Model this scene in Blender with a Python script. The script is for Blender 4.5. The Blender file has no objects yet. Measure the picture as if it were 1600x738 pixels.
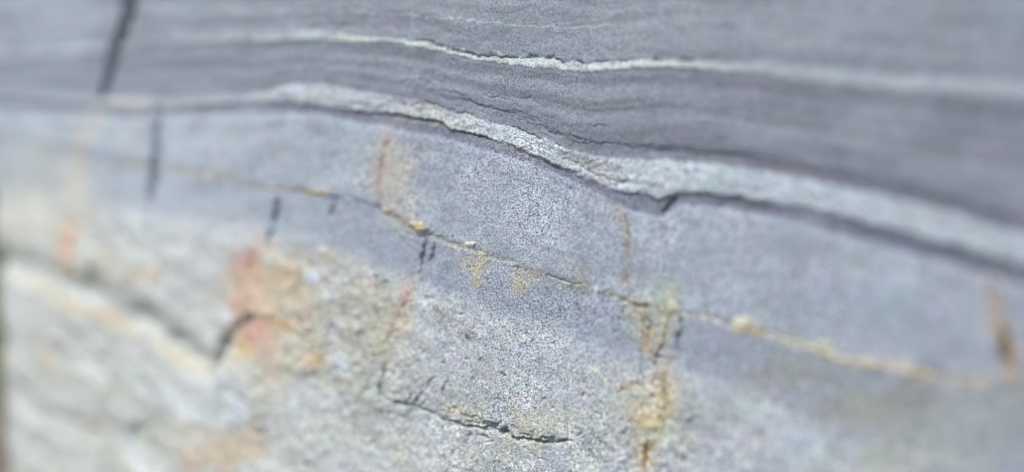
import bpy, math
import numpy as np

sc = bpy.context.scene
C = sc.collection

# ------------------------------------------------------------------ camera, sky, sun, exposure
F = 1160.0          # focal length in photograph pixels (1600 wide)
D = 0.80            # metres from the lens to the rock, straight ahead
SL = 0.60           # the face runs away to the left: y = D - SL * x
cam_d = bpy.data.cameras.new('camera'); cam = bpy.data.objects.new('camera', cam_d); C.objects.link(cam)
cam.location = (0, 0, 0); cam.rotation_euler = (math.radians(90), 0, 0)
cam_d.sensor_width = 36.0; cam_d.lens = 36.0 * F / 1600
cam_d.clip_start = 0.02; cam_d.clip_end = 2000
cam_d.dof.use_dof = True
cam_d.dof.focus_distance = 0.795
cam_d.dof.aperture_fstop = 0.47
sc.camera = cam

SUN_EL, SUN_AZ = math.radians(52), math.radians(222)      # azimuth clockwise from +Y
w = bpy.data.worlds.new("World"); sc.world = w; w.use_nodes = True
nt = w.node_tree; bg = nt.nodes['Background']
sky = nt.nodes.new('ShaderNodeTexSky'); sky.sky_type = 'NISHITA'; sky.sun_disc = False
sky.sun_elevation = SUN_EL; sky.sun_rotation = SUN_AZ
sky.air_density = 1.0; sky.dust_density = 3.0
nt.links.new(sky.outputs[0], bg.inputs[0]); bg.inputs[1].default_value = 0.085
sl = bpy.data.lights.new('sun', 'SUN'); so = bpy.data.objects.new('sun', sl); C.objects.link(so)
sl.energy = 1.5; sl.angle = math.radians(10); sl.color = (1.0, 0.95, 0.87)
from mathutils import Vector
sd = Vector((math.sin(SUN_AZ) * math.cos(SUN_EL), math.cos(SUN_AZ) * math.cos(SUN_EL), math.sin(SUN_EL)))
so.rotation_euler = sd.to_track_quat('Z', 'Y').to_euler(); so.location = sd * 5
sc.view_settings.view_transform = 'Standard'; sc.view_settings.look = 'None'
sc.view_settings.gamma = 1; sc.view_settings.use_curve_mapping = False
sc.view_settings.exposure = 0.90
GAIN = np.array([0.795, 0.838, 0.84])   # photograph tone -> rock albedo, under this light

# ------------------------------------------------------------------ numpy noise
rng = np.random.RandomState(7)
PERM = rng.permutation(4096)
GX = np.cos(rng.rand(4096) * 2 * np.pi); 
_a = rng.rand(4096) * 2 * np.pi; GX, GY = np.cos(_a), np.sin(_a)
R1, R2, R3, R4 = (rng.rand(4096) for _ in range(4))
def hsh(i, j, s=0):
    return PERM[(PERM[(i + s * 131) & 4095] + j) & 4095]
def perlin(x, y, s=0):
    xi = np.floor(x).astype(np.int64); yi = np.floor(y).astype(np.int64)
    fx = x - xi; fy = y - yi
    u = fx * fx * fx * (fx * (fx * 6 - 15) + 10); v = fy * fy * fy * (fy * (fy * 6 - 15) + 10)
    def g(a, b):
        h = hsh(xi + a, yi + b, s); return GX[h] * (fx - a) + GY[h] * (fy - b)
    n0 = g(0, 0) * (1 - u) + g(1, 0) * u; n1 = g(0, 1) * (1 - u) + g(1, 1) * u
    return (n0 * (1 - v) + n1 * v) * 1.5
def fbm(x, y, octv=4, s=0, gain=0.5):
    t = 0; a = 1; n = 0
    for k in range(octv):
        t = t + a * perlin(x * 2 ** k, y * 2 ** k, s + k); n += a; a *= gain
    return t / n
def ridge(x, y, octv=3, s=0):
    t = 0; a = 1; n = 0
    for k in range(octv):
        t = t + a * (1 - 2 * np.abs(perlin(x * 2 ** k, y * 2 ** k, s + k))); n += a; a *= 0.5
    return t / n
def facets(x, y, s=0, tilt=1.0):
    """chipped rock: every cell its own tilted little plane"""
    xi = np.floor(x).astype(np.int64); yi = np.floor(y).astype(np.int64)
    best = np.full(x.shape, 9e9); h = np.zeros(x.shape)
    for a in (-1, 0, 1):
        for b in (-1, 0, 1):
            k = hsh(xi + a, yi + b, s)
            cx = xi + a + R1[k]; cy = yi + b + R2[k]
            d = (x - cx) ** 2 + (y - cy) ** 2
            m = d < best
            pl = (R3[k] - .5) + tilt * ((x - cx) * (R4[k] - .5) + (y - cy) * (R1[(k + 7) & 4095] - .5))
            h = np.where(m, pl, h); best = np.where(m, d, best)
    return h
def sstep(a, b, x):
    t = np.clip((x - a) / (b - a), 0, 1); return t * t * (3 - 2 * t)

# ------------------------------------------------------------------ the grid of the face
def grow(start, stop, step, rate):
    out = [start]; s = step; sg = 1 if stop > start else -1
    while (stop - out[-1]) * sg > 0:
        out.append(out[-1] + sg * s); s *= rate
    return out
cols = np.array(sorted(set(np.round(grow(-16, -90, 2.0, 1.02)[1:] + list(np.arange(-16, 1617, 1.35)) + grow(1617, 2700, 2, 1.012)[1:], 3))))
rows = np.array(sorted(set(np.round(grow(-14, -620, 2, 1.015)[1:] + list(np.arange(-14, 753, 1.35)) + grow(753, 2300, 2, 1.015)[1:], 3))))
PX, PY = np.meshgrid(cols, rows)            # features are located on the face by their place in the survey photo
DEP = D / (1 + SL * (PX - 800) / F)
X0 = (PX - 800) / F * DEP; Z0 = (369 - PY) / F * DEP
U = X0 * math.sqrt(1 + SL * SL); V = Z0      # metres along and up the face
N = np.array([-SL, -1.0, 0]) / math.sqrt(1 + SL * SL)
PXM = DEP / F                                # metres per photo pixel here

# wandering of every outline
w1 = fbm(U * 9, V * 9, 3, 11); w2 = fbm(U * 9, V * 9, 3, 21)
w3 = fbm(U * 55, V * 55, 3, 31); w4 = fbm(U * 55, V * 55, 3, 41)
WX = PX + 5 * w1 + 4.0 * w3; WY = PY + 3 * w2 + 4.0 * w4 + 2.4 * fbm(U * 70, V * 200, 3, 45) + 2.0 * perlin(U * 260, V * 260, 48)

def curve(pts):
    p = np.array(pts, float); xs = cols
    y = np.interp(xs, p[:, 0], p[:, 1])
    sl_ = (p[-1, 1] - p[-2, 1]) / (p[-1, 0] - p[-2, 0]); y = np.where(xs > p[-1, 0], p[-1, 1] + sl_ * (xs - p[-1, 0]), y)
    return y[None, :]
thinT = curve([(-90,84),(0,84),(100,78),(200,66),(250,60),(300,58),(340,52),(400,52),(450,46),(500,48),(550,57),(600,60),(640,62),(665,64),(700,79),(760,88),(800,90),(860,92),(900,97),(930,99),(960,97),(1000,95),(1070,96),(1100,97),(1200,99),(1300,108),(1400,120),(1500,126),(1600,130),(2600,195)])
thinB = curve([(-90,90),(0,90),(100,86),(200,77),(250,70),(300,69),(340,67),(400,65),(450,63),(500,63),(550,66),(600,66),(640,69),(665,76),(700,84),(760,95),(800,101),(860,104),(900,109),(930,111),(960,109),(1000,106),(1070,107),(1100,109),(1200,120),(1300,132),(1400,143),(1500,151),(1600,157),(2600,228)])
mainT = curve([(-90,150),(0,150),(150,153),(200,152),(250,153),(300,150),(350,147),(400,146),(430,140),(460,132),(500,134),(550,140),(600,148),(640,156),(670,160),(700,173),(730,179),(760,190),(800,199),(850,216),(900,238),(950,247),(1000,250),(1050,251),(1100,254),(1150,262),(1200,270),(1300,288),(1400,312),(1500,338),(1600,368),(2600,690)])
mainB = curve([(-90,158),(0,158),(150,166),(200,170),(250,171),(300,165),(350,161),(400,158),(440,158),(480,162),(500,166),(550,171),(580,176),(620,178),(660,184),(690,190),(705,203),(740,209),(760,215),(800,229),(850,249),(880,264),(900,271),(935,291),(970,300),(1010,305),(1030,312),(1045,304),(1060,300),(1100,301),(1150,308),(1200,318),(1250,324),(1300,334),(1400,360),(1500,388),(1600,414),(2600,780)])
lamB = curve([(-90,170),(0,172),(150,182),(200,186),(300,180),(400,178),(470,177),(520,182),(600,198),(640,206),(700,217),(750,233),(800,247),(850,264),(900,287),(930,302),(960,320),(1000,330),(1035,338),(1047,327),(1062,318),(1100,321),(1150,327),(1200,338),(1300,362),(1400,388),(1500,417),(1600,447),(2600,860)])
rust = curve([(-90,205),(0,218),(150,242),(200,256),(250,262),(320,275),(400,292),(450,298),(500,303),(560,313),(600,330),(640,350),(680,367),(730,386),(780,405),(830,425),(870,436),(930,450),(960,465),(1000,478),(1050,488),(1100,496),(1150,510),(1200,521),(1260,538),(1320,562),(1400,577),(1480,590),(1550,602),(1600,614),(2600,900)])
pale = curve([(-90,290),(0,300),(120,320),(250,338),(340,355),(440,378),(500,391),(560,405),(620,430),(700,462),(800,498),(900,538),(1000,568),(1060,582),(1150,602),(1220,640),(1300,690),(1400,742),(1600,830),(2600,1250)])
low = curve([(-90,400),(0,410),(60,424),(110,442),(140,456),(200,484),(250,520),(300,560),(330,582),(345,552),(365,512),(385,497),(405,494),(450,520),(500,546),(520,572),(590,606),(605,622),(620,630),(650,634),(690,655),(720,664),(770,668),(800,684),(850,692),(900,690),(1000,704),(1060,712),(1200,765),(1600,880),(2600,1160)])

# near-vertical joints
JT = {
 'J0': [(225,-620),(205,-20),(203,20),(190,50),(180,85),(170,120),(158,155)],
 'J1': [(247,174),(243,200),(238,260),(234,322)],
 'J2': [(432,312),(425,345),(410,384)],
 'J3': [(618,204),(606,250),(597,300),(596,332)],
 'J4': [(668,372),(661,400),(665,428),(655,455)],
 'J5': [(968,322),(978,380),(976,430),(980,470)],
 'J6': [(1046,330),(1044,400),(1048,450),(1060,500),(1056,556)],
 'J7': [(1552,440),(1560,500),(1575,540),(1582,612)],
}
def jx(name, xs_if=None):                    # x of a joint as a function of the row
    p = np.array(JT[name], float); return np.interp(PY, p[:, 1], p[:, 0]) + 3 * w1
def pdist(pts, X=None, Y=None, pad=60):
    """distance to a polyline and the position along it, near it only"""
    X = WX if X is None else X; Y = WY if Y is None else Y
    p = np.array(pts, float)
    c0, c1 = np.searchsorted(cols, [p[:, 0].min() - pad, p[:, 0].max() + pad])
    r0, r1 = np.searchsorted(rows, [p[:, 1].min() - pad, p[:, 1].max() + pad])
    sl_ = (slice(r0, r1), slice(c0, c1)); x = X[sl_]; y = Y[sl_]
    best = np.full(x.shape, 1e9); along = np.zeros(x.shape); L = 0
    seg = np.hypot(np.diff(p[:, 0]), np.diff(p[:, 1])); tot = max(seg.sum(), 1e-6)
    for k in range(len(p) - 1):
        dx, dy = p[k + 1] - p[k]; q = dx * dx + dy * dy + 1e-9
        t = np.clip(((x - p[k, 0]) * dx + (y - p[k, 1]) * dy) / q, 0, 1)
        d = np.hypot(x - p[k, 0] - t * dx, y - p[k, 1] - t * dy)
        m = d < best; best = np.where(m, d, best); along = np.where(m, (L + t * seg[k]) / tot, along); L += seg[k]
    return sl_, best, along

T1 = np.where(WY < thinT, (WY - thinT) / 150.0 - 1, np.where(WY < mainT, (WY - thinB) / np.maximum(mainT - thinB, 20), 1 + (WY - mainB) / np.maximum(rust - mainB, 30)))
LAMI = .75 * perlin(U * 2.2, T1 * 6, 501) + .45 * perlin(U * 4, T1 * 17, 503) + .3 * fbm(U * 22, T1 * 30, 3, 505)
# ------------------------------------------------------------------ relief of the face, in photo pixels of depth
H = np.zeros(PX.shape)
H += 10 * fbm(U * 3, V * 3, 3, 51) + 2.2 * fbm(U * 12, V * 22, 3, 61)
lowmask = sstep(-22, 34, WY - pale + 16 * fbm(U * 16, V * 16, 3, 55))          # the rough pale rock
slate = 1 - sstep(-3, 3, WY - mainT)
H += 0.5 * fbm(U * 60, V * 90, 3, 71)
H += slate * (0.6 * fbm(U * 14, V * 120, 3, 81) + .9 * perlin(U * 2.2, T1 * 7, 501) + .25 * LAMI + .5 * facets(U * 34 + w3, T1 * 26 + w4, 83, 1.3) * sstep(.0, .5, w2 + .2))
leftm = 1 - sstep(560, 900, PX + 0.25 * (PY - 500))
crk = np.exp(-((WY - low + 6) / 24.0) ** 2)
rough_m = np.clip(.12 + .85 * sstep(330, 400, PX) * (1 - sstep(600, 660, PX)) + .7 * crk * (1 - sstep(950, 1000, PX)) + .6 * np.exp(-((PX - 1030) / 45) ** 2) + .5 * sstep(0, 40, WY - low), 0, 1.1)
H += lowmask * rough_m * (1.8 * facets(U * 20 + 1.6 * w3, V * 26 + 1.6 * w4, 91, 1.6) + .8 * facets(U * 62 + 1.4 * w3, V * 75 + 1.4 * w4, 95, 1.5) * (.4 + .6 * sstep(-.2, .3, w1))
               + 1.5 * fbm(U * 26, V * 34, 5, 101, .55))
UB, VB = U * .93 - V * .36, U * .36 + V * .93          # along and across the tilted beds of the foot
H += lowmask * leftm * (4.5 * fbm(UB * 6, VB * 17, 3, 107) + 2 * fbm(UB * 18, VB * 40, 3, 109))
H += sstep(-30, 50, WY - pale) * 3
# the two pale seams stand out, their undersides overhang
def prof(T, B, rise, drop, soft=2.0):
    t = np.clip((WY - T) / np.maximum(B - T, 1), 0, 1)
    sb = soft * .8 + 2.5 * sstep(760, 800, PX) * (1 - sstep(1000, 1040, PX)) + 7 * sstep(1070, 1400, PX)
    inside = sstep(-soft, soft, WY - T) * (1 - sstep(-sb, sb, WY - B))
    return inside * (rise * (0.35 + 0.65 * t)) 
H += prof(thinT, thinB, 2.2, 0, 1.5)
ov = (2.6 + 1.2 * sstep(900, 1100, PX)) * np.clip(1 + 1.1 * fbm(U * 14, V * 3, 2, 113), .3, 1.5)
H += prof(mainT, mainB, ov, 0, 1.8) 
seamin = sstep(-2, 2, WY - mainT) * (1 - sstep(-2, 2, WY - mainB))
TS = (WY - mainT) / np.maximum(mainB - mainT, 6)
H += seamin * (1.4 * fbm(U * 50, V * 140, 3, 111) + 1.6 * facets(U * 40, TS * 3.5 + 2 * w3, 115, 1.5) + 1.4 * perlin(U * 9, TS * 3.2, 117))
lam = sstep(-2.5, 3, WY - mainB) * (1 - sstep(-4, 6, WY - lamB))
H -= lam * (1.2 + .6 * sstep(1030, 1100, PX))
H += 2.0 * sstep(-2, 8, WY - lamB) * (1 - sstep(-10, 0, WY - rust))
H -= .8 * sstep(-4, 6, WY - rust)

JX = WX + 3.2 * perlin(U * 75, V * 75, 531) + 2.0 * perlin(U * 170, V * 170, 533); JY = WY + 3.2 * perlin(U * 75, V * 75, 535) + 2.0 * perlin(U * 170, V * 170, 537)
def groove(pts, wd, dep, taper=True, pad=60, wob=None):
    global H
    s, d, a = pdist(pts, JX, JY, pad=pad)
    k = (np.sin(np.pi * np.clip(a, .03, .97)) ** 0.35) if taper else 1
    j = np.clip(1 + 1.3 * w3[s] + .5 * w4[s], .35, 1.7)
    H[s] -= dep * k * np.clip(1 - d / (wd * k * j + .01), 0, 1) ** 0.75
# bedding crevices that follow the curves
def bedcrack(cv, x0, x1, wd, dep, off=0.0, gate=None, fr=30, th=-.1):
    global H
    d = np.abs(WY - (cv + off)); on = sstep(x0, x0 + 25, PX) * (1 - sstep(x1 - 25, x1, PX))
    g = sstep(th - .12, th + .12, perlin(U * fr, V * 0 + off + wd, 131 + int(dep)))
    H -= on * g * dep * np.clip(1 - d / wd, 0, 1) ** .75
bedcrack(mainB, 545, 775, 1.9, 9, 1.0, th=-.9)
bedcrack(mainB, 775, 960, 1.8, 5, -1.0, th=.05, fr=50)
bedcrack(mainB, 800, 960, 1.6, 4, 4.0, th=.1, fr=60)
bedcrack(mainB, 800, 1040, 1.6, 4, -16.0, th=.0, fr=40)
bedcrack(mainT, 640, 900, 1.7, 5, 0.0, th=.0, fr=40)
bedcrack(thinT, 640, 1090, 1.6, 5, -1.0, th=-.05, fr=60)
bedcrack(rust, 540, 950, 1.5, 3, 0.0, th=.12, fr=40)
bedcrack(rust, 950, 1300, 2.6, 2, 0.0, th=.1, fr=20)
bedcrack(rust, 380, 640, 3.0, 5, 2.0, th=.0, fr=12)
bedcrack(low, 585, 900, 3.2, 15, 0.0, th=-.45, fr=24)
bedcrack(low, 640, 880, 2.2, 6, -7.0, th=.0, fr=50)
bedcrack(mainT, 700, 1500, 2.0, 3, -22, th=-.05, fr=14)
# the ledge low on the left: rock above overhangs, the block below stands out
ld = 1 - sstep(300, 380, PX)
ldk = np.clip(1 + 1.1 * fbm(U * 12, V * 12, 3, 57), .6, 1.4)
H -= ld * ldk * 12 * np.exp(-((WY - low + 4) / 22.0) ** 2)
H += ld * 1 * sstep(-5, 25, WY - low)
H -= (1 - sstep(380, 560, PX)) * 9 * sstep(.1, .6, perlin(UB * 5 + 3, VB * 15, 59)) * sstep(20, 60, WY - low)
G = [
 (JT['J0'], 14, 75), (JT['J1'], 7.0, 26), (JT['J2'], 6.0, 20), ([(527,312),(522,325),(519,340)], 3.6, 8),
 ([(594,330),(596,300),(600,250),(614,212)], 2.0, 2), ([(640,345),(652,366),(676,368)], 2.4, 6), ([(700,330),(704,290)], 1.6, 1.5), ([(976,330),(984,380),(982,440)], 2.4, 4), ([(984,468),(968,500),(958,540)], 2, 3), ([(1048,470),(1040,520),(1022,560),(1030,600),(1036,640)], 2.6, 6), ([(1006,560),(992,596),(960,620)], 2.2, 4), ([(1012,690),(1006,740)], 3, 7), ([(1000,480),(1016,510),(1012,548)], 2.4, 6), ([(655,430),(640,470),(622,500),(606,540),(600,575)], 2.0, 3), ([(640,520),(655,560),(664,600),(650,630)], 2.2, 5), ([(500,560),(520,600),(548,650),(560,690)], 2.6, 5), ([(880,440),(884,470),(900,500)], 1.6, 2), ([(668,374),(662,400),(657,430)], 3.2, 13), ([(682,376),(676,410)], 2.6, 9),
 ([(640,368),(662,372),(676,368)], 2.4, 6),
 ([(1062,492),(1060,520),(1055,556)], 3.6, 12), ([(1056,556),(1035,560),(1015,556)], 3, 9),
 ([(1034,332),(1044,318),(1058,306)], 5.0, 10), ([(990,318),(993,334)], 2, 3),
 ([(1566,515),(1572,545),(1580,580)], 10, 22), ([(1552,440),(1560,500)], 4, 3),
 ([(330,580),(345,550),(365,512),(385,497),(405,494)], 9, 32), ([(400,492),(430,505),(470,528),(500,540)], 3, 8),
 ([(600,570),(597,605),(593,632)], 3.4, 18), ([(618,633),(636,628),(642,616)], 3.2, 14),
 ([(712,652),(722,646),(742,652),(768,662)], 2.0, 7), ([(724,672),(730,660),(738,655)], 1.8, 6),
 ([(756,668),(768,660),(775,666),(784,660)], 4.0, 15), ([(784,678),(792,672),(800,676)], 4, 15), ([(757,680),(766,684)], 3.6, 12),
 ([(840,690),(850,687),(870,686)], 2.2, 12), ([(815,695),(835,712),(860,725)], 1.8, 4),
 ([(732,518),(736,540)], 1.8, 6), ([(786,580),(792,588)], 2.6, 8), ([(702,588),(694,604),(692,622)], 2.0, 7),
 ([(682,580),(672,600),(668,612)], 2.2, 5), ([(1090,650),(1078,662),(1068,655)], 4, 10),
 ([(560,690),(575,697),(586,685)], 2.4, 6), ([(618,702),(622,712)], 2.4, 7), ([(470,590),(480,588),(495,578)], 3, 7),
 ([(448,622),(454,618)], 4, 7), ([(526,598),(530,590)], 3.4, 7), ([(366,660),(374,664)], 7, 12), ([(392,672),(412,680)], 4, 6),
 ([(60,630),(100,652),(170,690)], 12, 7), ([(196,712),(205,680),(240,660)], 9, 6), ([(50,700),(70,690)], 14, 8),
 ([(150,565),(170,560)], 9, 4), ([(110,455),(140,440),(155,412)], 8, 7), ([(232,350),(236,390)], 5, 4), ([(190,350),(194,385)], 6, 4),
 ([(560,560),(566,540),(572,520)], 2, 4), ([(640,560),(655,590),(650,610)], 2, 4), ([(535,470),(545,500),(552,520)], 2.6, 5),
 ([(885,225),(905,222),(935,222),(975,226),(1010,230)], 1.7, 4), ([(850,202),(880,212)], 1.6, 3),
 ([(1010,232),(1060,236),(1130,240),(1200,256)], 3, 3), ([(1090,92),(1070,100),(1068,106)], 2, 3),
 ([(765,82),(755,90)], 1.6, 3), ([(815,92),(830,86),(842,90)], 1.8, 5), ([(850,90),(868,84)], 1.6, 4),
 ([(1004,706),(1015,735)], 2.4, 6), ([(1030,640),(1034,665),(1028,685)], 2.4, 5), ([(1015,470),(1008,480),(990,476),(982,468)], 2.6, 6),
 ([(920,700),(926,720)], 2.6, 6), ([(900,680),(910,676)], 2.4, 5), ([(560,440),(552,455)], 3, 5),
 ([(450,40),(520,40),(560,46)], 2.4, 3), ([(300,46),(350,36),(440,38)], 4, 2), ([(486,60),(520,62),(560,66)], 2.4, 3),
 ([(556,176),(566,171),(600,175)], 2, 4), ([(600,164),(640,164),(672,163)], 1.8, 4),
]
for g in G: groove(*g)
r2 = np.random.RandomState(23)
for k in range(150):
    x = r2.choice([r2.uniform(420, 660), r2.uniform(350, 1000), r2.uniform(960, 1090)]); y0 = np.interp(x, cols, pale[0]) + 8; y1 = np.interp(x, cols, low[0]) + 40
    y = r2.uniform(y0, min(y1, 745)) if r2.rand() < .5 else np.interp(x, cols, low[0]) + r2.normal(0, 16)
    a = r2.choice([r2.normal(-1.3, .35), r2.normal(.45, .3)]); L = r2.uniform(5, 26); pts = [(x, y)]
    for q_ in range(3):
        a += r2.normal(0, .45); x += math.cos(a) * L / 3; y += math.sin(a) * L / 3; pts.append((x, y))
    groove(pts, r2.uniform(1.5, 2.6), r2.uniform(1.5, 5.5), pad=20)
for k in range(46):
    x = r2.uniform(620, 1500); off = r2.uniform(-60, -4); y = np.interp(x, cols, mainT[0]) + off; L = r2.uniform(12, 60)
    dy = (np.interp(x + L, cols, mainT[0]) - np.interp(x, cols, mainT[0])) * r2.uniform(.6, 1.1)
    groove([(x, y), (x + L / 2, y + dy / 2 + r2.normal(0, 1.5)), (x + L, y + dy)], r2.uniform(1.5, 2.6), r2.uniform(.8, 2.4), pad=20)
# pits and small chips in the rough rock
pit = perlin(U * 120, V * 120, 141) * sstep(.0, .5, perlin(U * 26, V * 26, 145) + .1)
H -= lowmask * 2.5 * sstep(.45, .65, pit)

def sx(name): 
    p = np.array(JT[name], float); return np.interp(PY, p[:, 1], p[:, 0])
band1 = sstep(-4, 4, WY - lamB) * (1 - sstep(-4, 4, WY - rust))
H += 2.6 * band1 * sstep(-3, 5, JX - sx('J3')) * (1 - sstep(60, 220, PX - sx('J3')))
H -= 2.2 * band1 * sstep(-4, 4, JX - sx('J5')) * (1 - sstep(-4, 4, JX - sx('J6')))
band2 = sstep(-2, 4, WY - rust) * (1 - sstep(300, 360, PY - 330))
H += 3.5 * band2 * sstep(-2, 5, JX - (sx('J6') + 4)) * (1 - sstep(30, 140, PX - sx('J6')))
H -= 3.0 * band2 * sstep(-6, 4, JX - (sx('J6') - 52)) * (1 - sstep(-5, 0, JX - sx('J6')))
H += 3.2 * sstep(-6, 6, JX - np.interp(PY, [370, 430, 520, 640], [668, 655, 640, 600])) * (1 - sstep(50, 200, PX - 660)) * sstep(0, 8, WY - rust) * (1 - sstep(600, 660, PY))
H += slate * sstep(620, 760, PX) * (1.8 * (1 - sstep(-2.0, 1.5, WY - (mainT - 20 + 9 * perlin(U * 16, V * 0, 601)))) * np.exp(-np.clip(mainT - 20 - WY, 0, None) / 26))
H += slate * 1.5 * (1 - sstep(-1.5, 1.2, WY - (thinT - 4 + 7 * perlin(U * 26, V * 0, 603)))) * np.exp(-np.clip(thinT - WY, 0, None) / 12) * sstep(560, 660, PX) * (1 - sstep(1050, 1100, PX))
H += slate * 1.2 * (1 - sstep(-2, 2, WY - (thinB + .45 * (mainT - thinB) + 10 * perlin(U * 9, V * 0, 605)))) * np.exp(-np.clip(thinB + .45 * (mainT - thinB) - WY, 0, None) / 30) * sstep(780, 950, PX)
# broken plates of the rough rock between the joints and along the jagged crack
plates = facets(U * 17 + 2.2 * w3 + w1, V * 20 + 2.2 * w4 + w2, 607, .9)
H += lowmask * (.3 + 1.9 * rough_m) * plates * (1 - sstep(1040, 1200, PX))
# rounded lumps of crust along the rusty bedding plane, and loose scales
LUMPS = [ # x, y, rx, ry, height, colour
 (502,301,18,5,3,(212,194,168)), (412,293,14,5,3,(205,208,200)), (450,297,12,4,2,(208,206,196)), (603,330,8,9,3,(214,200,180)),
 (656,353,19,7,5,(228,210,168)), (733,382,15,4.5,4,(246,232,215)), (990,472,14,6,4,(206,190,160)), (1158,503,16,9,5,(222,218,196)),
 (1184,517,12,6,4,(214,186,140)), (1280,540,17,9,4,(216,216,200)), (1345,567,34,8,4,(214,210,192)), (1050,478,9,12,3,(214,208,188)),
 (934,450,13,5,2,(206,212,228)), (325,275,12,6,2,(220,216,190)), (1010,655,20,16,4,(206,190,158)), (505,390,12,6,4,(214,214,208)),
 (490,432,16,16,3,(196,208,226)), (374,645,22,24,5,(205,212,226)), (777,84,10,6,3,(190,192,190)), (715,79,10,3,2,(190,194,190)), (548,60,14,4,2,(206,206,196)),
]
n_hi0 = fbm(U * 60, V * 110, 3, 235)
r3 = np.random.RandomState(5)
CR = []
for k in range(95):
    x = r3.uniform(380, 1560) if k % 2 else r3.uniform(960, 1560); y = np.interp(x, cols, rust[0]) + r3.normal(1, 2.6); g_ = sstep(950, 1500, x)
    CR.append((x, y, r3.uniform(3, 9) * (1 + 1.2 * g_), r3.uniform(1.6, 3.4) * (1 + 1.3 * g_), r3.uniform(1, 3), [(212,212,202),(196,190,174),(214,207,190),(176,172,162),(198,184,164)][r3.randint(5)]))
for (x, y, rx, ry, h, c) in LUMPS + CR:
    s, d, a = pdist([(x, y), (x + .1, y)], pad=rx * 3)
    q = ((WX[s] - x) / rx) ** 2 + ((WY[s] - y - .15 * (WX[s] - x)) / ry) ** 2
    q = q + 1.1 * n_hi0[s]
    H[s] += .55 * h * sstep(0, .7, 1 - q)
# block edges worn round at the joints
for jn, dp in (('J3', 1.5), ('J5', 1.5), ('J6', 2.5), ('J7', 3)):
    s, d, a = pdist(JT[jn], pad=30); H[s] -= dp * np.exp(-(d / 7) ** 2)
# the outcrop's own ends: left corner, top and right fold back into the hill
edge = np.interp(PY, [-600, 200, 330, 500, 738, 2300], [-60, -22, -8, 5, 17, 70]) + 4 * w1 + 2 * w3
e = np.clip(edge - PX, 0, None); H -= 6 * np.sqrt(e * 4) + e * 14
H -= 60 * np.clip((-560 - PY) / 10, 0, None) + 12 * np.clip((-500 - PY) / 30, 0, None) ** 2
H -= np.clip((PX - 2560) / 8, 0, None) * 30
HM = H * PXM                                  # metres along the face's normal
P = np.stack([X0 + N[0] * HM, (D - SL * X0) + N[1] * HM, Z0], -1)

# ------------------------------------------------------------------ colour of the stone, and shade painted along the low ledge
def lin(c):
    c = np.array(c, float) / 255; return np.where(c <= .04045, c / 12.92, ((c + .055) / 1.055) ** 2.4)
COL = np.zeros(PX.shape + (3,)); COL[:] = lin((148, 155, 169))
def mix(m, c): 
    global COL
    COL = COL * (1 - m[..., None]) + lin(c) * m[..., None]
n_lo = fbm(U * 4, V * 7, 4, 201); n_mid = fbm(U * 16, V * 20, 4, 211); n_bed = fbm(U * 5, (V + .16 * U) * 70, 3, 221)
n_hi = fbm(U * 70, V * 70, 3, 231)
mix(sstep(200, 60, PX + 0 * PY) * .0 + (1 - sstep(60, 520, PX)) * .85, (172, 181, 196))
mix(sstep(-.3, .5, n_bed) * .45 * slate, (136, 140, 157))
# darker slate between the seams, on the right
mix(sstep(-2, 2, WY - thinB) * slate * (0.35 + .35 * sstep(450, 1400, PX)), (124, 129, 146))
mix((1 - sstep(-2, 2, WY - thinB)) * sstep(1100, 1600, PX) * .5, (146, 150, 166))
mix(slate * sstep(.02, .4, LAMI) * .42, (116, 121, 137)); mix(slate * sstep(.05, .5, -LAMI) * .40, (160, 165, 180))
mix(slate * sstep(850, 1150, PX) * sstep(.0, .5, fbm(U * 9, T1 * 4, 2, 515)) * .3, (118, 124, 138))
mix(slate * sstep(.3, .6, perlin(U * 12, V * 16, 511)) * .4 * sstep(700, 1100, PX), (156, 160, 176))
mix(np.exp(-((WY - thinB - 14) / 11) ** 2) * sstep(850, 1250, PX) * .6, (112, 117, 132))
mix(np.exp(-((WY - mainT + 18) / 14) ** 2) * sstep(800, 1250, PX) * .55, (112, 116, 132))
mix(np.exp(-((WY - (thinB + mainT) * .5) / 10) ** 2) * sstep(850, 1000, PX) * .35, (150, 154, 168))
mix(np.exp(-((WY - mainT + 12) / 8) ** 2) * sstep(1050, 1150, PX) * (1 - sstep(1230, 1350, PX)) * .4, (150, 148, 156))
# blocks under the lamina
blk = sstep(-3, 3, WY - mainB)
mix(blk, (164, 172, 188)); mix(blk * (1 - sstep(150, 700, PX)) * .8, (184, 193, 207))
mix(blk * sstep(1000, 1300, PX) * .6, (158, 166, 182))
mix(blk * sstep(-.1, .6, n_mid) * .4, (182, 190, 201)); mix(blk * sstep(.05, .5, -n_mid) * .4, (146, 153, 170))
mix(blk * sstep(.1, .5, LAMI) * .28, (146, 152, 168))
mix(sstep(-2, 2, WY - mainB) * (1 - sstep(-5, 5, WY - lamB)) * (.55 + .42 * sstep(400, 470, PX)), (128, 132, 151))
mix(sstep(-2, 2, WY - mainB) * (1 - sstep(-5, 7, WY - lamB)) * sstep(1030, 1200, PX) * .9, (112, 116, 133))
# second course, a little darker and bluer
sec = sstep(-3, 6, WY - rust) * (1 - sstep(-20, 20, WY - pale + 14 * n_mid))
mix(sec * (.68 - .5 * (1 - sstep(380, 640, PX))), (150, 158, 176))
mix(sec * sstep(500, 700, PX) * sstep(.05, .5, n_mid) * .35, (136, 142, 158))
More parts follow.
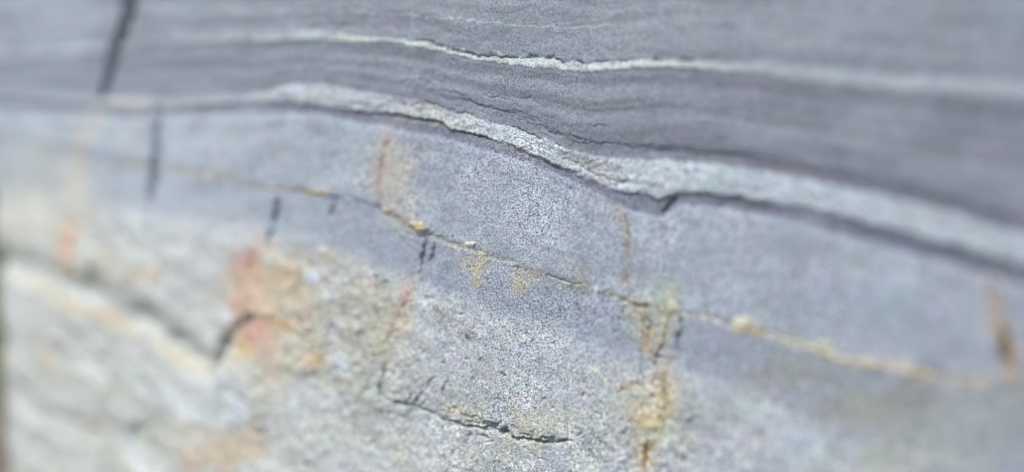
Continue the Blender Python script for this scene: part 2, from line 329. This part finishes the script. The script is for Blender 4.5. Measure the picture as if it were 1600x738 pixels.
# rough pale rock
pm = lowmask
mix(pm, (182, 188, 198)); mix(pm * sstep(640, 700, PX) * .55, (170, 178, 193)); mix(pm * (1 - sstep(120, 560, PX)) * .95, (212, 216, 217))
mix(pm * sstep(-.05, .45, fbm(U * 10, V * 13, 4, 241)) * (.22 + .25 * leftm), (188, 188, 176))
mix(pm * sstep(.0, .5, fbm(U * 14, V * 14, 4, 251)) * (.3 + .35 * leftm), (202, 210, 222))
mix(pm * sstep(.08, .42, fbm(U * 24, V * 28, 5, 261, .65)) * .65, (148, 152, 158))
mix(pm * sstep(.62, .92, ridge(U * 26 + .6 * w3, V * 26 + .6 * w4, 2, 263)) * .7, (216, 219, 220))
mix(pm * sstep(.66, .92, ridge(U * 55 + .6 * w3, V * 55, 2, 265)) * .5, (208, 208, 198))
mix(pm * sstep(.6, .9, ridge(U * 34 + w3 + 5, V * 34 + w4, 2, 267)) * .5, (140, 143, 146))
mix(pm * sstep(.15, .5, fbm(U * 18, V * 22, 4, 271)) * .45 * sstep(500, 560, PX) * (1 - sstep(1100, 1160, PX)) * (1 - .7 * sstep(660, 720, PX) * (1 - sstep(-90, -40, WY - low))), (206, 208, 196))
mix(sstep(-40, 40, WY - (low + 10)) * leftm * .5, (200, 202, 200))
mix(leftm * lowmask * sstep(.05, .45, fbm(UB * 7, VB * 20, 3, 331)) * .55, (176, 180, 180))
mix(leftm * lowmask * sstep(.05, .45, fbm(UB * 7 + 9, VB * 16, 3, 337)) * .5, (208, 214, 226))
mix(leftm * lowmask * sstep(.1, .5, fbm(UB * 9 + 9, VB * 18, 3, 347)) * .4, (206, 200, 180))
# pale seams
tn = .9 * np.clip(1 + 1.3 * fbm(U * 22, V * 22, 2, 291), .5, 1) * (1 - .8 * (1 - sstep(400, 560, PX)))*(1-.8*sstep(1040,1200,PX))
mix(sstep(-1.2, 1.2, WY - thinT) * (1 - sstep(-1.2, 1.2, WY - thinB)) * tn, (204, 212, 216))
mix(sstep(-5, 5, WY - thinT) * (1 - sstep(-5, 5, WY - thinB)) * .38 * sstep(1100, 1400, PX), (176, 180, 194))
ms = sstep(-1.5, 1.5, WY - mainT) * (1 - sstep(-1.5, 1.5, WY - mainB))
mix(ms * (.86 - .42 * (1 - sstep(300, 440, PX))) * (1 - .8 * (1 - sstep(130, 175, PX))), (194, 203, 213))
mix(ms * sstep(-.05, .3, perlin(U * 7, TS * 2.6, 281) + .35 * fbm(U * 40, TS * 7, 3, 283)) * (.75 - .35 * sstep(1050, 1300, PX)), (156, 162, 176))
mix(ms * sstep(.1, .4, fbm(U * 30, TS * 5, 3, 285)) * .5, (206, 212, 218))
mix(ms * sstep(940, 1250, PX) * .75, (172, 182, 197))

n_xf = fbm(U * 150, V * 120, 3, 521, .7); n_st = fbm(U * 60, V * 14, 3, 525)
def stroke(pts, wd, c, k, rag=.6, sharp=1.5, taper=True):
    s, d, a = pdist(pts, pad=wd * 3 + 10)
    t = (np.sin(np.pi * np.clip(a, .02, .98)) ** .5) if taper else 1
    ww = wd * (1 + rag * n_hi[s] * 1.6 + rag * n_mid[s])
    m = k * t * np.exp(-(d / np.maximum(ww * (1 + .8 * rag * n_xf[s]), .3)) ** (2 * sharp)) * np.clip(1 + (1.3 * n_xf[s] + .9 * n_mid[s]) * (rag > .35), .15, 1.25)
    COL[s] = COL[s] * (1 - m[..., None]) + lin(c) * m[..., None]
def blob(x, y, rx, ry, c, k, rag=.8):
    s, d, a = pdist([(x, y), (x + .1, y)], pad=max(rx, ry) * 2.6)
    q = np.sqrt(((WX[s] - x) / rx) ** 2 + ((WY[s] - y) / ry) ** 2) + rag * (n_hi[s] * .8 + n_mid[s] * .9 + n_xf[s] * .6 + .5 * n_st[s])
    m = k * (1 - sstep(.45, 1.15, q)) * np.clip(1 + 1.3 * n_xf[s] + .9 * n_hi[s], .2, 1.25)
    COL[s] = COL[s] * (1 - m[..., None]) + lin(c) * m[..., None]
S = [
 ([(440,150),(490,143),(560,158),(620,166),(680,168)], 2.5, (164,170,182), .7, .8), ([(470,164),(520,158),(580,168),(640,172)], 2.2, (172,178,188), .5, .8),
 ([(470,150),(500,148),(520,152)], 4, (206,206,190), .5, .5), ([(850,250),(920,272),(980,285),(1040,292)], 3, (160,166,174), .55, .9), ([(950,276),(1000,284),(1045,288)], 3, (156,162,172), .5, .9),
 ([(640,205),(700,222),(780,250)], 3, (150,150,166), .4, .8), ([(830,262),(930,308),(985,330)], 4, (118,122,140), .5, .6),
 # fine white quartz threads
 ([(300,16),(500,18),(640,23),(750,34),(850,42),(900,43),(1000,38),(1100,40)], 1.0, (205,212,222), .65, .3),
 ([(643,-10),(645,30),(648,52)], .9, (190,196,208), .5, .3), ([(656,108),(648,130),(638,152)], 1.0, (188,194,206), .5, .3),
 ([(560,96),(620,106),(680,112)], 1.6, (166,172,186), .4, .4), ([(886,372),(884,410),(886,440)], 1.2, (200,202,196), .5, .4),
 ([(930,112),(1010,120),(1100,118)], 1.2, (168,174,186), .5, .6), ([(700,320),(707,360),(690,420)], 1.5, (182,188,196), .4, .4),
 ([(696,230),(694,290),(684,340)], 2.0, (172,172,172), .45, .4),
 # cream on the seams
 ([(620,172),(660,174),(700,188),(730,198)], 8, (202,200,194), .6, .6), ([(620,186),(660,190),(700,196)], 3.5, (196,192,182), .6, .6),
 ([(640,163),(680,164),(700,176)], 3, (190,184,170), .5, .5), ([(640,66),(690,80)], 4, (208,210,196), .5, .4),
 ([(330,62),(440,54)], 5, (198,200,198), .4, .5), ([(170,160),(215,163),(248,168)], 9, (206,204,204), .8, .3), ([(880,250),(935,262),(945,280)], 5, (176,174,160), .5, .8),
 ([(740,214),(800,234),(880,262)], 5, (172,174,170), .4, .8),
 # stained joints
 ([(165,165),(135,200),(125,260),(118,330),(112,420)], 17, (202,196,180), .6, .5), ([(118,345),(112,385),(100,415)], 14, (218,178,156), .6, .5),
 ([(205,190),(208,250)], 12, (190,190,184), .4, .5), ([(20,245),(60,240),(100,235)], 14, (200,200,190), .4, .6),
 ([(612,212),(602,255),(600,300),(606,340)], 15, (182,172,164), .7, .5), ([(614,225),(608,255)], 8, (186,166,160), .5, .6),
 ([(636,225),(626,290),(640,345)], 24, (184,184,180), .5, .6), ([(600,330),(640,350),(680,362)], 9, (186,176,160), .5, .7),
 ([(640,350),(700,380),(760,398),(870,436)], 5, (176,172,156), .45, .9), ([(972,325),(980,380),(978,440),(990,470)], 8, (160,156,146), .8, .6),
 ([(960,320),(967,335)], 6, (168,156,140), .4, .5), ([(980,470),(1005,495),(1014,540),(1020,565)], 15, (176,172,154), .65, .8),
 ([(1044,430),(1048,465),(1040,500),(1032,550)], 13, (186,184,164), .65, .8), ([(1012,520),(1008,560)], 5, (206,172,144), .6, .7),
 ([(1032,560),(1036,620),(1032,660),(1004,690),(1004,745)], 17, (196,180,152), .75, .8), ([(1036,570),(1040,640),(1030,680)], 4, (140,122,98), .75, .8), ([(960,612),(985,600),(1012,606)], 4, (186,160,140), .6, .8), ([(1010,660),(1012,700),(1000,735)], 5, (190,160,118), .7, .8), ([(1000,470),(1018,520),(1020,570)], 7, (150,142,122), .5, .8), ([(655,420),(640,460),(612,520),(596,580)], 14, (190,178,158), .55, .8), ([(612,212),(598,270),(594,320)], 8, (178,162,152), .6, .7), ([(604,220),(620,260),(630,330)], 26, (182,178,170), .6, .8), ([(1008,650),(1012,670)], 14, (208,184,146), .65, .6),
 ([(960,610),(990,604),(1030,606)], 6, (192,184,164), .5, .8), ([(1045,680),(1080,690)], 18, (190,190,172), .4, .8),
 ([(1558,460),(1562,510),(1580,585),(1584,620)], 12, (176,166,160), .65, .4), ([(1548,440),(1556,500),(1576,545),(1586,625)], 15, (178,158,140), .8, .4),
 ([(1060,490),(1120,500),(1150,510)], 6, (166,160,150), .55, .6), ([(1190,520),(1260,540),(1320,564)], 7, (196,194,176), .6, .7), ([(870,438),(930,452),(985,470)], 4, (170,166,148), .5, .9), ([(1315,564),(1400,573),(1470,590)], 11, (220,216,200), .85, .4),
 ([(1460,590),(1520,598),(1560,602)], 17, (200,200,192), .75, .4), ([(1340,572),(1365,576)], 5, (206,180,140), .6, .5),
 ([(1175,516),(1196,520)], 4.5, (204,160,104), .7, .4), ([(482,300),(518,304)], 3.5, (210,164,120), .6, .4), ([(985,470),(1004,476)], 4, (150,112,84), .6, .5),
 ([(400,291),(470,300)], 4, (190,188,172), .5, .5), ([(250,262),(325,275),(400,288)], 7, (200,198,180), .55, .6), ([(185,256),(225,260)], 7, (202,198,180), .55, .5),
 # ledge low on the left
 ([(20,432),(70,448),(120,476),(190,506),(240,540)], 9, (216,200,172), .65, .5), ([(245,540),(290,572),(325,590)], 9, (216,204,178), .7, .4), ([(160,488),(195,500)], 6, (222,190,150), .5, .5),
 ([(10,412),(60,420),(110,436),(150,454),(210,484),(260,520),(310,556)], 11, (150,153,156), .6, .4),  # grey band paints the shadow under the overhang into the colour
 # bottom
 ([(430,500),(460,520)], 7, (226,182,136), .65, .6), ([(392,470),(420,490)], 8, (206,176,148), .5, .6), ([(462,570),(500,566),(505,550)], 11, (214,186,150), .6, .8),
 ([(826,700),(845,715)], 6, (196,158,120), .65, .8), ([(730,640),(700,640)], 9, (214,200,166), .55, .8), ([(800,630),(826,680)], 8, (190,188,160), .5, .8),
]
for s_ in S: stroke(*s_)
Bl = [
 (445,470,120,100,(206,192,170),.62), (395,470,60,80,(212,180,158),.5), (340,560,60,26,(212,204,184),.4), (420,560,80,50,(206,200,180),.5), (560,470,60,70,(192,190,176),.45), (610,560,60,70,(190,190,178),.4), (1020,500,46,60,(182,180,160),.5), (1030,640,60,60,(194,190,166),.45),
 (720,650,70,24,(200,196,178),.4), (850,660,50,36,(190,190,168),.35), (60,310,110,80,(208,208,200),.45), (160,420,130,44,(206,204,192),.4), (330,360,120,26,(202,208,216),.45), (240,340,60,40,(202,208,218),.4),
 (200,372,14,26,(176,180,180),.5), (235,372,8,26,(178,180,182),.5), (270,420,40,16,(190,190,180),.4),
 (386,414,34,28,(204,150,142),.9), (372,450,26,40,(208,172,150),.6), (440,505,34,10,(214,176,134),.7), (495,556,18,12,(212,180,138),.7), (366,474,16,17,(200,152,144),.7), (420,440,62,48,(204,190,168),.75), (395,440,24,42,(208,184,164),.55), (405,528,34,28,(212,168,160),.85), (388,550,16,18,(218,188,140),.6), (425,560,14,34,(214,186,176),.6),
 (380,545,18,20,(222,200,160),.6), (470,455,26,44,(202,190,166),.6), (450,545,44,40,(200,198,182),.5), (355,702,60,36,(212,190,164),.7), (310,722,18,16,(200,150,126),.5), (305,715,40,30,(206,196,176),.4),
 (640,465,16,24,(204,170,158),.6), (628,500,20,30,(200,184,166),.5), (598,520,22,34,(190,184,168),.5), (745,412,30,22,(180,174,146),.6), (747,435,15,24,(180,174,146),.6), (815,434,30,18,(178,172,150),.5), (812,452,14,16,(180,172,150),.5), (900,440,26,26,(160,158,140),.4),
 (238,428,30,22,(216,196,164),.6), (212,440,20,14,(176,176,172),.4), (110,385,20,44,(216,176,156),.6), (40,350,60,60,(206,206,194),.5), (80,560,22,14,(206,176,166),.5), (45,500,40,30,(206,208,210),.5),
 (160,545,70,44,(208,212,218),.45), (270,410,40,44,(206,212,222),.5), (330,390,50,60,(196,202,212),.4), (120,600,90,40,(188,188,178),.4), (230,690,44,36,(196,196,182),.45), (300,620,60,50,(202,208,218),.5),
 (495,300,26,8,(214,190,150),.4), (1170,508,34,16,(206,204,184),.5), (1285,540,26,14,(202,202,186),.5), (1230,590,90,50,(154,152,144),.5), (1400,640,130,60,(148,152,156),.55), (1330,700,80,50,(172,180,192),.5),
 (1500,690,130,70,(162,166,164),.6), (1330,650,100,40,(160,158,148),.5), (1420,720,120,40,(178,180,172),.5), (1440,620,40,40,(140,138,126),.35), (1250,690,70,50,(180,188,204),.5), (1140,660,90,60,(182,188,200),.5), (1020,630,40,36,(196,188,160),.5), (950,660,50,50,(184,188,184),.4),
 (560,600,30,40,(180,178,160),.4), (560,650,34,40,(178,184,190),.5), (700,560,60,60,(182,188,200),.4), (850,560,90,60,(180,187,202),.45), (800,690,60,30,(184,184,168),.35), (905,660,60,30,(196,200,200),.4),
 (420,600,30,30,(200,200,186),.4), (480,620,30,40,(190,196,204),.4), (1200,350,140,24,(166,176,190),.3), (1400,470,120,60,(160,170,188),.4), (1490,520,60,70,(164,172,190),.4),
]
for b_ in Bl: blob(*b_)
for (x, y, rx, ry, h, c) in CR: blob(x, y, rx, ry, c, .35 + .35 * (x > 950), .6)
for (x, y, rx, ry, h, c) in LUMPS: blob(x, y, rx, ry * .95, c, .85, .35)
hue = perlin(U * 26, V * 26, 311)[..., None] * np.array([.035, -.012, -.01]) + perlin(U * 34, V * 34, 317)[..., None] * np.array([-.015, .022, -.03])
COL *= (1 + .10 * n_hi + .07 * n_mid)[..., None] * (1 + hue)
# lichen-grey streaks running down the face, like water leaves
COL *= (1 - .05 * sstep(.1, .6, perlin(U * 30, V * 4, 301)))[..., None]
ALB = np.clip(COL * GAIN, .02, .8)
GR = (.60 + .38 * sstep(-3, 3, WY - mainT) + .1 * lowmask + .1 * ms) * np.clip(1 + .8 * n_mid, .6, 1.3)      # how coarse the grain shows

# ------------------------------------------------------------------ material
def rock_material(name, rough=.85):
    m = bpy.data.materials.new(name); m.use_nodes = True; t = m.node_tree; n = t.nodes; l = t.links
    b = n['Principled BSDF']; b.inputs['Roughness'].default_value = rough; b.inputs['Specular IOR Level'].default_value = .3
    ca = n.new('ShaderNodeAttribute'); ca.attribute_name = 'stone'
    ga = n.new('ShaderNodeAttribute'); ga.attribute_name = 'grain'
    tc = n.new('ShaderNodeTexCoord')
    def noise(scale, det, r=.6):
        q = n.new('ShaderNodeTexNoise'); q.inputs['Scale'].default_value = scale; q.inputs['Detail'].default_value = det; q.inputs['Roughness'].default_value = r
        l.new(tc.outputs['Object'], q.inputs['Vector']); return q
    def math_(op, a, bb):
        q = n.new('ShaderNodeMath'); q.operation = op
        for i, v in enumerate((a, bb)):
            if isinstance(v, (int, float)): q.inputs[i].default_value = v
            else: l.new(v, q.inputs[i])
        return q.outputs[0]
    g1 = noise(620, 2, .7); g2 = noise(170, 3, .6)
    def rng_(src, a, b_, lo, hi):
        q = n.new('ShaderNodeMapRange'); q.inputs['From Min'].default_value = a; q.inputs['From Max'].default_value = b_
        q.inputs['To Min'].default_value = lo; q.inputs['To Max'].default_value = hi; l.new(src, q.inputs['Value']); return q.outputs[0]
    s1 = rng_(g1.outputs['Fac'], .38, .62, -.62, .66); s2 = rng_(g2.outputs['Fac'], .3, .7, -.10, .10)
    sp = math_('MULTIPLY', math_('ADD', s1, s2), ga.outputs['Fac'])
    k = math_('ADD', sp, 1.0)
    vm = n.new('ShaderNodeVectorMath'); vm.operation = 'SCALE'; l.new(ca.outputs['Color'], vm.inputs[0]); l.new(k, vm.inputs['Scale'])
    l.new(vm.outputs[0], b.inputs['Base Color'])
    bp = n.new('ShaderNodeBump'); bp.inputs['Strength'].default_value = .5; bp.inputs['Distance'].default_value = .0008
    hh = math_('ADD', math_('MULTIPLY', g1.outputs['Fac'], .6), math_('MULTIPLY', g2.outputs['Fac'], 1.6))
    l.new(hh, bp.inputs['Height']); l.new(bp.outputs[0], b.inputs['Normal'])
    return m
MAT = rock_material('weathered_layered_stone')

# ------------------------------------------------------------------ which part every bit of the face belongs to
LAB = np.zeros(PX.shape, int); PARTS = []
def part(name, mask, label=None, parent=None):
    PARTS.append((name, label, parent)); LAB[mask] = len(PARTS); return len(PARTS)
xJ0 = jx('J0'); belowJ0 = PY > 155
above = WY < mainT
part('slate_bed', above & (WY < thinT), 'grey slate above the thin pale seam')
part('slate_bed', above & (WY > thinB), 'darker slate band between the two pale seams')
part('slate_slab', above & (PX < xJ0), 'smooth pale blue grey slab left of the open dark crack')
part('pale_seam', (WY >= thinT) & (WY <= thinB) & above & (PX >= xJ0), 'thin white upper seam')
part('pale_seam', (WY >= mainT) & (WY <= mainB), 'thick pale lower seam running across the whole face')
part('dark_lamina', (WY > mainB) & (WY <= lamB), 'thin dark layer under the thick pale seam')
c1 = (WY > lamB) & (WY <= rust); jn = [jx(k) for k in ('J1', 'J3', 'J5', 'J6', 'J7')]
def between(a, b): return (PX >= a) & (PX < b)
BIG = 1e6
part('sandstone_block', c1 & between(-BIG, jn[0]), 'pale stained block left of the first dark joint')
part('sandstone_block', c1 & between(jn[0], jn[1]), 'smooth pale blue block')
part('sandstone_block', c1 & between(jn[1], jn[2]), 'large grainy grey block under the thick seam')
part('sandstone_block', c1 & between(jn[2], jn[3]), 'narrow block between two tan stained joints')
part('sandstone_block', c1 & between(jn[3], jn[4]), 'wide smooth grey block')
part('sandstone_block', c1 & between(jn[4], BIG), 'block right of the brown stained joint')
c2 = (WY > rust) & (WY <= pale); j2 = [jx(k) for k in ('J1', 'J2', 'J4', 'J6', 'J7')]; j2[3] = j2[3] - 30
part('sandstone_block', c2 & between(-BIG, j2[0])); part('sandstone_block', c2 & between(j2[0], j2[1]))
part('sandstone_block', c2 & between(j2[1], j2[2]), 'small block between two short dark cracks')
part('sandstone_block', c2 & between(j2[2], j2[3]), 'blue grey block with ochre patches')
part('sandstone_block', c2 & between(j2[3], j2[4])); part('sandstone_block', c2 & between(j2[4], BIG))
c3 = (WY > pale) & (WY <= low); xr = 1030 + 10 * w1
part('rough_block', c3 & (PX < 350 + 8 * w1), 'pale beige block above the low ledge'); 
part('rough_block', c3 & between(350 + 8 * w1, 598 + 8 * w1), 'rust and pink stained block')
part('rough_block', c3 & between(598 + 8 * w1, xr), 'rough pale grey block above the jagged crack')
part('rough_block', c3 & (PX >= xr))
c4 = WY > low
part('foot_ledge', c4 & (PX < 350 + 8 * w1), 'blurred pale ledge at the lower left')
part('foot_ledge', c4 & between(350 + 8 * w1, 1005 + 8 * w1), 'rough rock below the jagged crack')
part('foot_ledge', c4 & (PX >= 1005 + 8 * w1))
LAB[LAB == 0] = 1
# crust lumps and stains lying on a block are pieces of that block
SUB = []
def sub(name, mask, label):
    ids = LAB[mask]; 
    if ids.size == 0: return
    host = np.bincount(ids).argmax(); PARTS.append((name, label, host)); LAB[mask] = len(PARTS)
def ell(x, y, rx, ry): return (((WX - x) / rx) ** 2 + ((WY - y - .12 * (WX - x)) / ry) ** 2) < 1 + .5 * n_hi
sub('rust_stain', ell(386, 414, 24, 18), 'reddish pink stain'); sub('rust_stain', ell(400, 526, 24, 22), 'pink stain beside the crack')
sub('rust_stain', ell(110, 385, 16, 36), 'orange pink stain'); sub('rust_stain', ell(350, 702, 40, 25), 'orange stain at the foot')
sub('ochre_stain', ell(745, 425, 27, 27), 'olive ochre patch'); sub('ochre_stain', ell(815, 440, 27, 19), 'fainter ochre patch')
sub('rust_stain', ell(1012, 655, 20, 24), 'orange stain on the joint'); sub('rust_stain', ell(638, 465, 12, 18), 'small red stain')
names = {0: 'orange crust', 1: 'pale grey crust', 4: 'yellow crust above a short dark crack', 5: 'bright cream crust', 6: 'orange brown crust', 7: 'cream crust', 9: 'pale crust', 10: 'long cream crust', 12: 'white quartz fleck'}
for i, (x, y, rx, ry, h, c) in enumerate(LUMPS):
    if i in names: sub('quartz_fleck' if i == 12 else 'crust_lump', ell(x, y, rx, ry), names[i])

# ------------------------------------------------------------------ meshes
root = bpy.data.objects.new('rock_face', None); C.objects.link(root)
root.location = (0, 0, 0)
root['label'] = 'grey layered rock face with two pale seams, dark cracks and rust stained blocks'
root['category'] = 'rock face'
nr, nc = PX.shape
vid = np.arange(nr * nc).reshape(nr, nc)
quads = np.stack([vid[1:, :-1], vid[1:, 1:], vid[:-1, 1:], vid[:-1, :-1]], -1).reshape(-1, 4)
FL = LAB[:-1, :-1].reshape(-1)
Pf = P.reshape(-1, 3); Af = ALB.reshape(-1, 3); Gf = GR.reshape(-1)
def mesh_from(name, co, alb, gr, faces, smooth):
    me = bpy.data.meshes.new(name)
    me.vertices.add(len(co)); me.vertices.foreach_set('co', co.astype(np.float32).ravel())
    me.loops.add(len(faces) * 4); me.loops.foreach_set('vertex_index', faces.astype(np.int32).ravel())
    me.polygons.add(len(faces)); me.polygons.foreach_set('loop_start', np.arange(0, len(faces) * 4, 4, dtype=np.int32))
    me.polygons.foreach_set('use_smooth', smooth)
    me.update(calc_edges=True)
    a = me.attributes.new('stone', 'FLOAT_COLOR', 'POINT'); a.data.foreach_set('color', np.c_[alb, np.ones(len(alb))].astype(np.float32).ravel())
    g = me.attributes.new('grain', 'FLOAT', 'POINT'); g.data.foreach_set('value', gr.astype(np.float32))
    me.materials.append(MAT); me.validate(); return me
objs = {}
for i, (name, label, host) in enumerate(PARTS, 1):
    q = quads[FL == i]
    if len(q) == 0: continue
    e = np.concatenate([q[:, [0, 1]], q[:, [1, 2]], q[:, [2, 3]], q[:, [3, 0]]])
    key = np.sort(e, 1); key = key[:, 0].astype(np.int64) * (nr * nc) + key[:, 1]
    _, first, cnt = np.unique(key, return_index=True, return_counts=True)
    be = e[first[cnt == 1]]                       # open border: the part goes on back into the rock
    used, inv = np.unique(q, return_inverse=True); inv = inv.reshape(q.shape)
    co = Pf[used]; n0 = len(used)
    bu, binv = np.unique(be, return_inverse=True); binv = binv.reshape(be.shape)
    front = Pf[bu]; back = front - N * (.02 if host else .06)
    sk = np.stack([binv[:, 1] + n0, binv[:, 0] + n0, binv[:, 0] + n0 + len(bu), binv[:, 1] + n0 + len(bu)], -1)
    co = np.concatenate([co, front, back]); idx = np.concatenate([used, bu, bu])
    me = mesh_from(name, co, Af[idx], Gf[idx], np.concatenate([inv, sk]), np.r_[np.ones(len(q), bool), np.zeros(len(sk), bool)])
    o = bpy.data.objects.new(name, me); C.objects.link(o); objs[i] = o
    o.parent = objs[host] if host else root
    if label: o['label'] = label

# ------------------------------------------------------------------ the ground at its foot, the bank beyond its left end
def plain(name, c, sc_=8, amp=.35):
    m = bpy.data.materials.new(name); m.use_nodes = True; t = m.node_tree; n = t.nodes; b = n['Principled BSDF']; b.inputs['Roughness'].default_value = .95
    tx = n.new('ShaderNodeTexNoise'); tx.inputs['Scale'].default_value = sc_; tx.inputs['Detail'].default_value = 8
    rp = n.new('ShaderNodeValToRGB'); c = np.array(c)
    rp.color_ramp.elements[0].position = .35; rp.color_ramp.elements[1].position = .65
    rp.color_ramp.elements[0].color = (*(c * (1 - amp)), 1); rp.color_ramp.elements[1].color = (*(c * (1 + amp)), 1)
    tc = n.new('ShaderNodeTexCoord'); t.links.new(tc.outputs['Object'], tx.inputs['Vector']); t.links.new(tx.outputs['Fac'], rp.inputs[0]); t.links.new(rp.outputs[0], b.inputs['Base Color'])
    return m
def terrain(name, xs, ys, zf, mat):
    X, Y = np.meshgrid(xs, ys); Z = zf(X, Y); r, c = X.shape; ids = np.arange(r * c).reshape(r, c)
    f = np.stack([ids[:-1, :-1], ids[:-1, 1:], ids[1:, 1:], ids[1:, :-1]], -1).reshape(-1, 4)
    co = np.stack([X, Y, Z], -1).reshape(-1, 3)
    me = bpy.data.meshes.new(name); me.from_pydata(co.tolist(), [], f.tolist()); me.polygons.foreach_set('use_smooth', np.ones(len(f), bool))
    me.materials.append(mat); o = bpy.data.objects.new(name, me); C.objects.link(o); o['kind'] = 'structure'; return o
GZ = -1.05
g_ax = np.unique(np.concatenate([np.linspace(-4, 4, 130), np.sign(np.linspace(-1, 1, 60)) * np.abs(np.linspace(-1, 1, 60)) ** 3 * 900]))
def gz(X, Y): return GZ + .03 * fbm(X * 1.5, Y * 1.5, 4, 401) + .006 * fbm(X * 14, Y * 14, 2, 411)
terrain('ground', g_ax, g_ax, gz, plain('stony_earth', (.17, .15, .12), 30))
# a grassy bank rises behind the outcrop
def hz(X, Y):
    t = np.clip((Y + SL * X - 2.2) / 3.0, 0, 1); far = np.clip((Y + SL * X - 5) / 60, 0, 1)
    return GZ - .25 + (t * t * (3 - 2 * t)) * 3.2 + far * 14 + .18 * fbm(X * .9, Y * .9, 4, 421) + .05 * fbm(X * 6, Y * 6, 3, 431) + 2 * far * fbm(X * .05, Y * .05, 3, 441)
hx = np.unique(np.concatenate([np.linspace(-9, 5, 160), np.linspace(-80, 80, 70)])); hy = np.unique(np.concatenate([np.linspace(.5, 14, 150), np.linspace(14, 90, 40)]))
terrain('hillside', hx, hy, hz, plain('dark_turf', (.075, .085, .05), 12, .5))
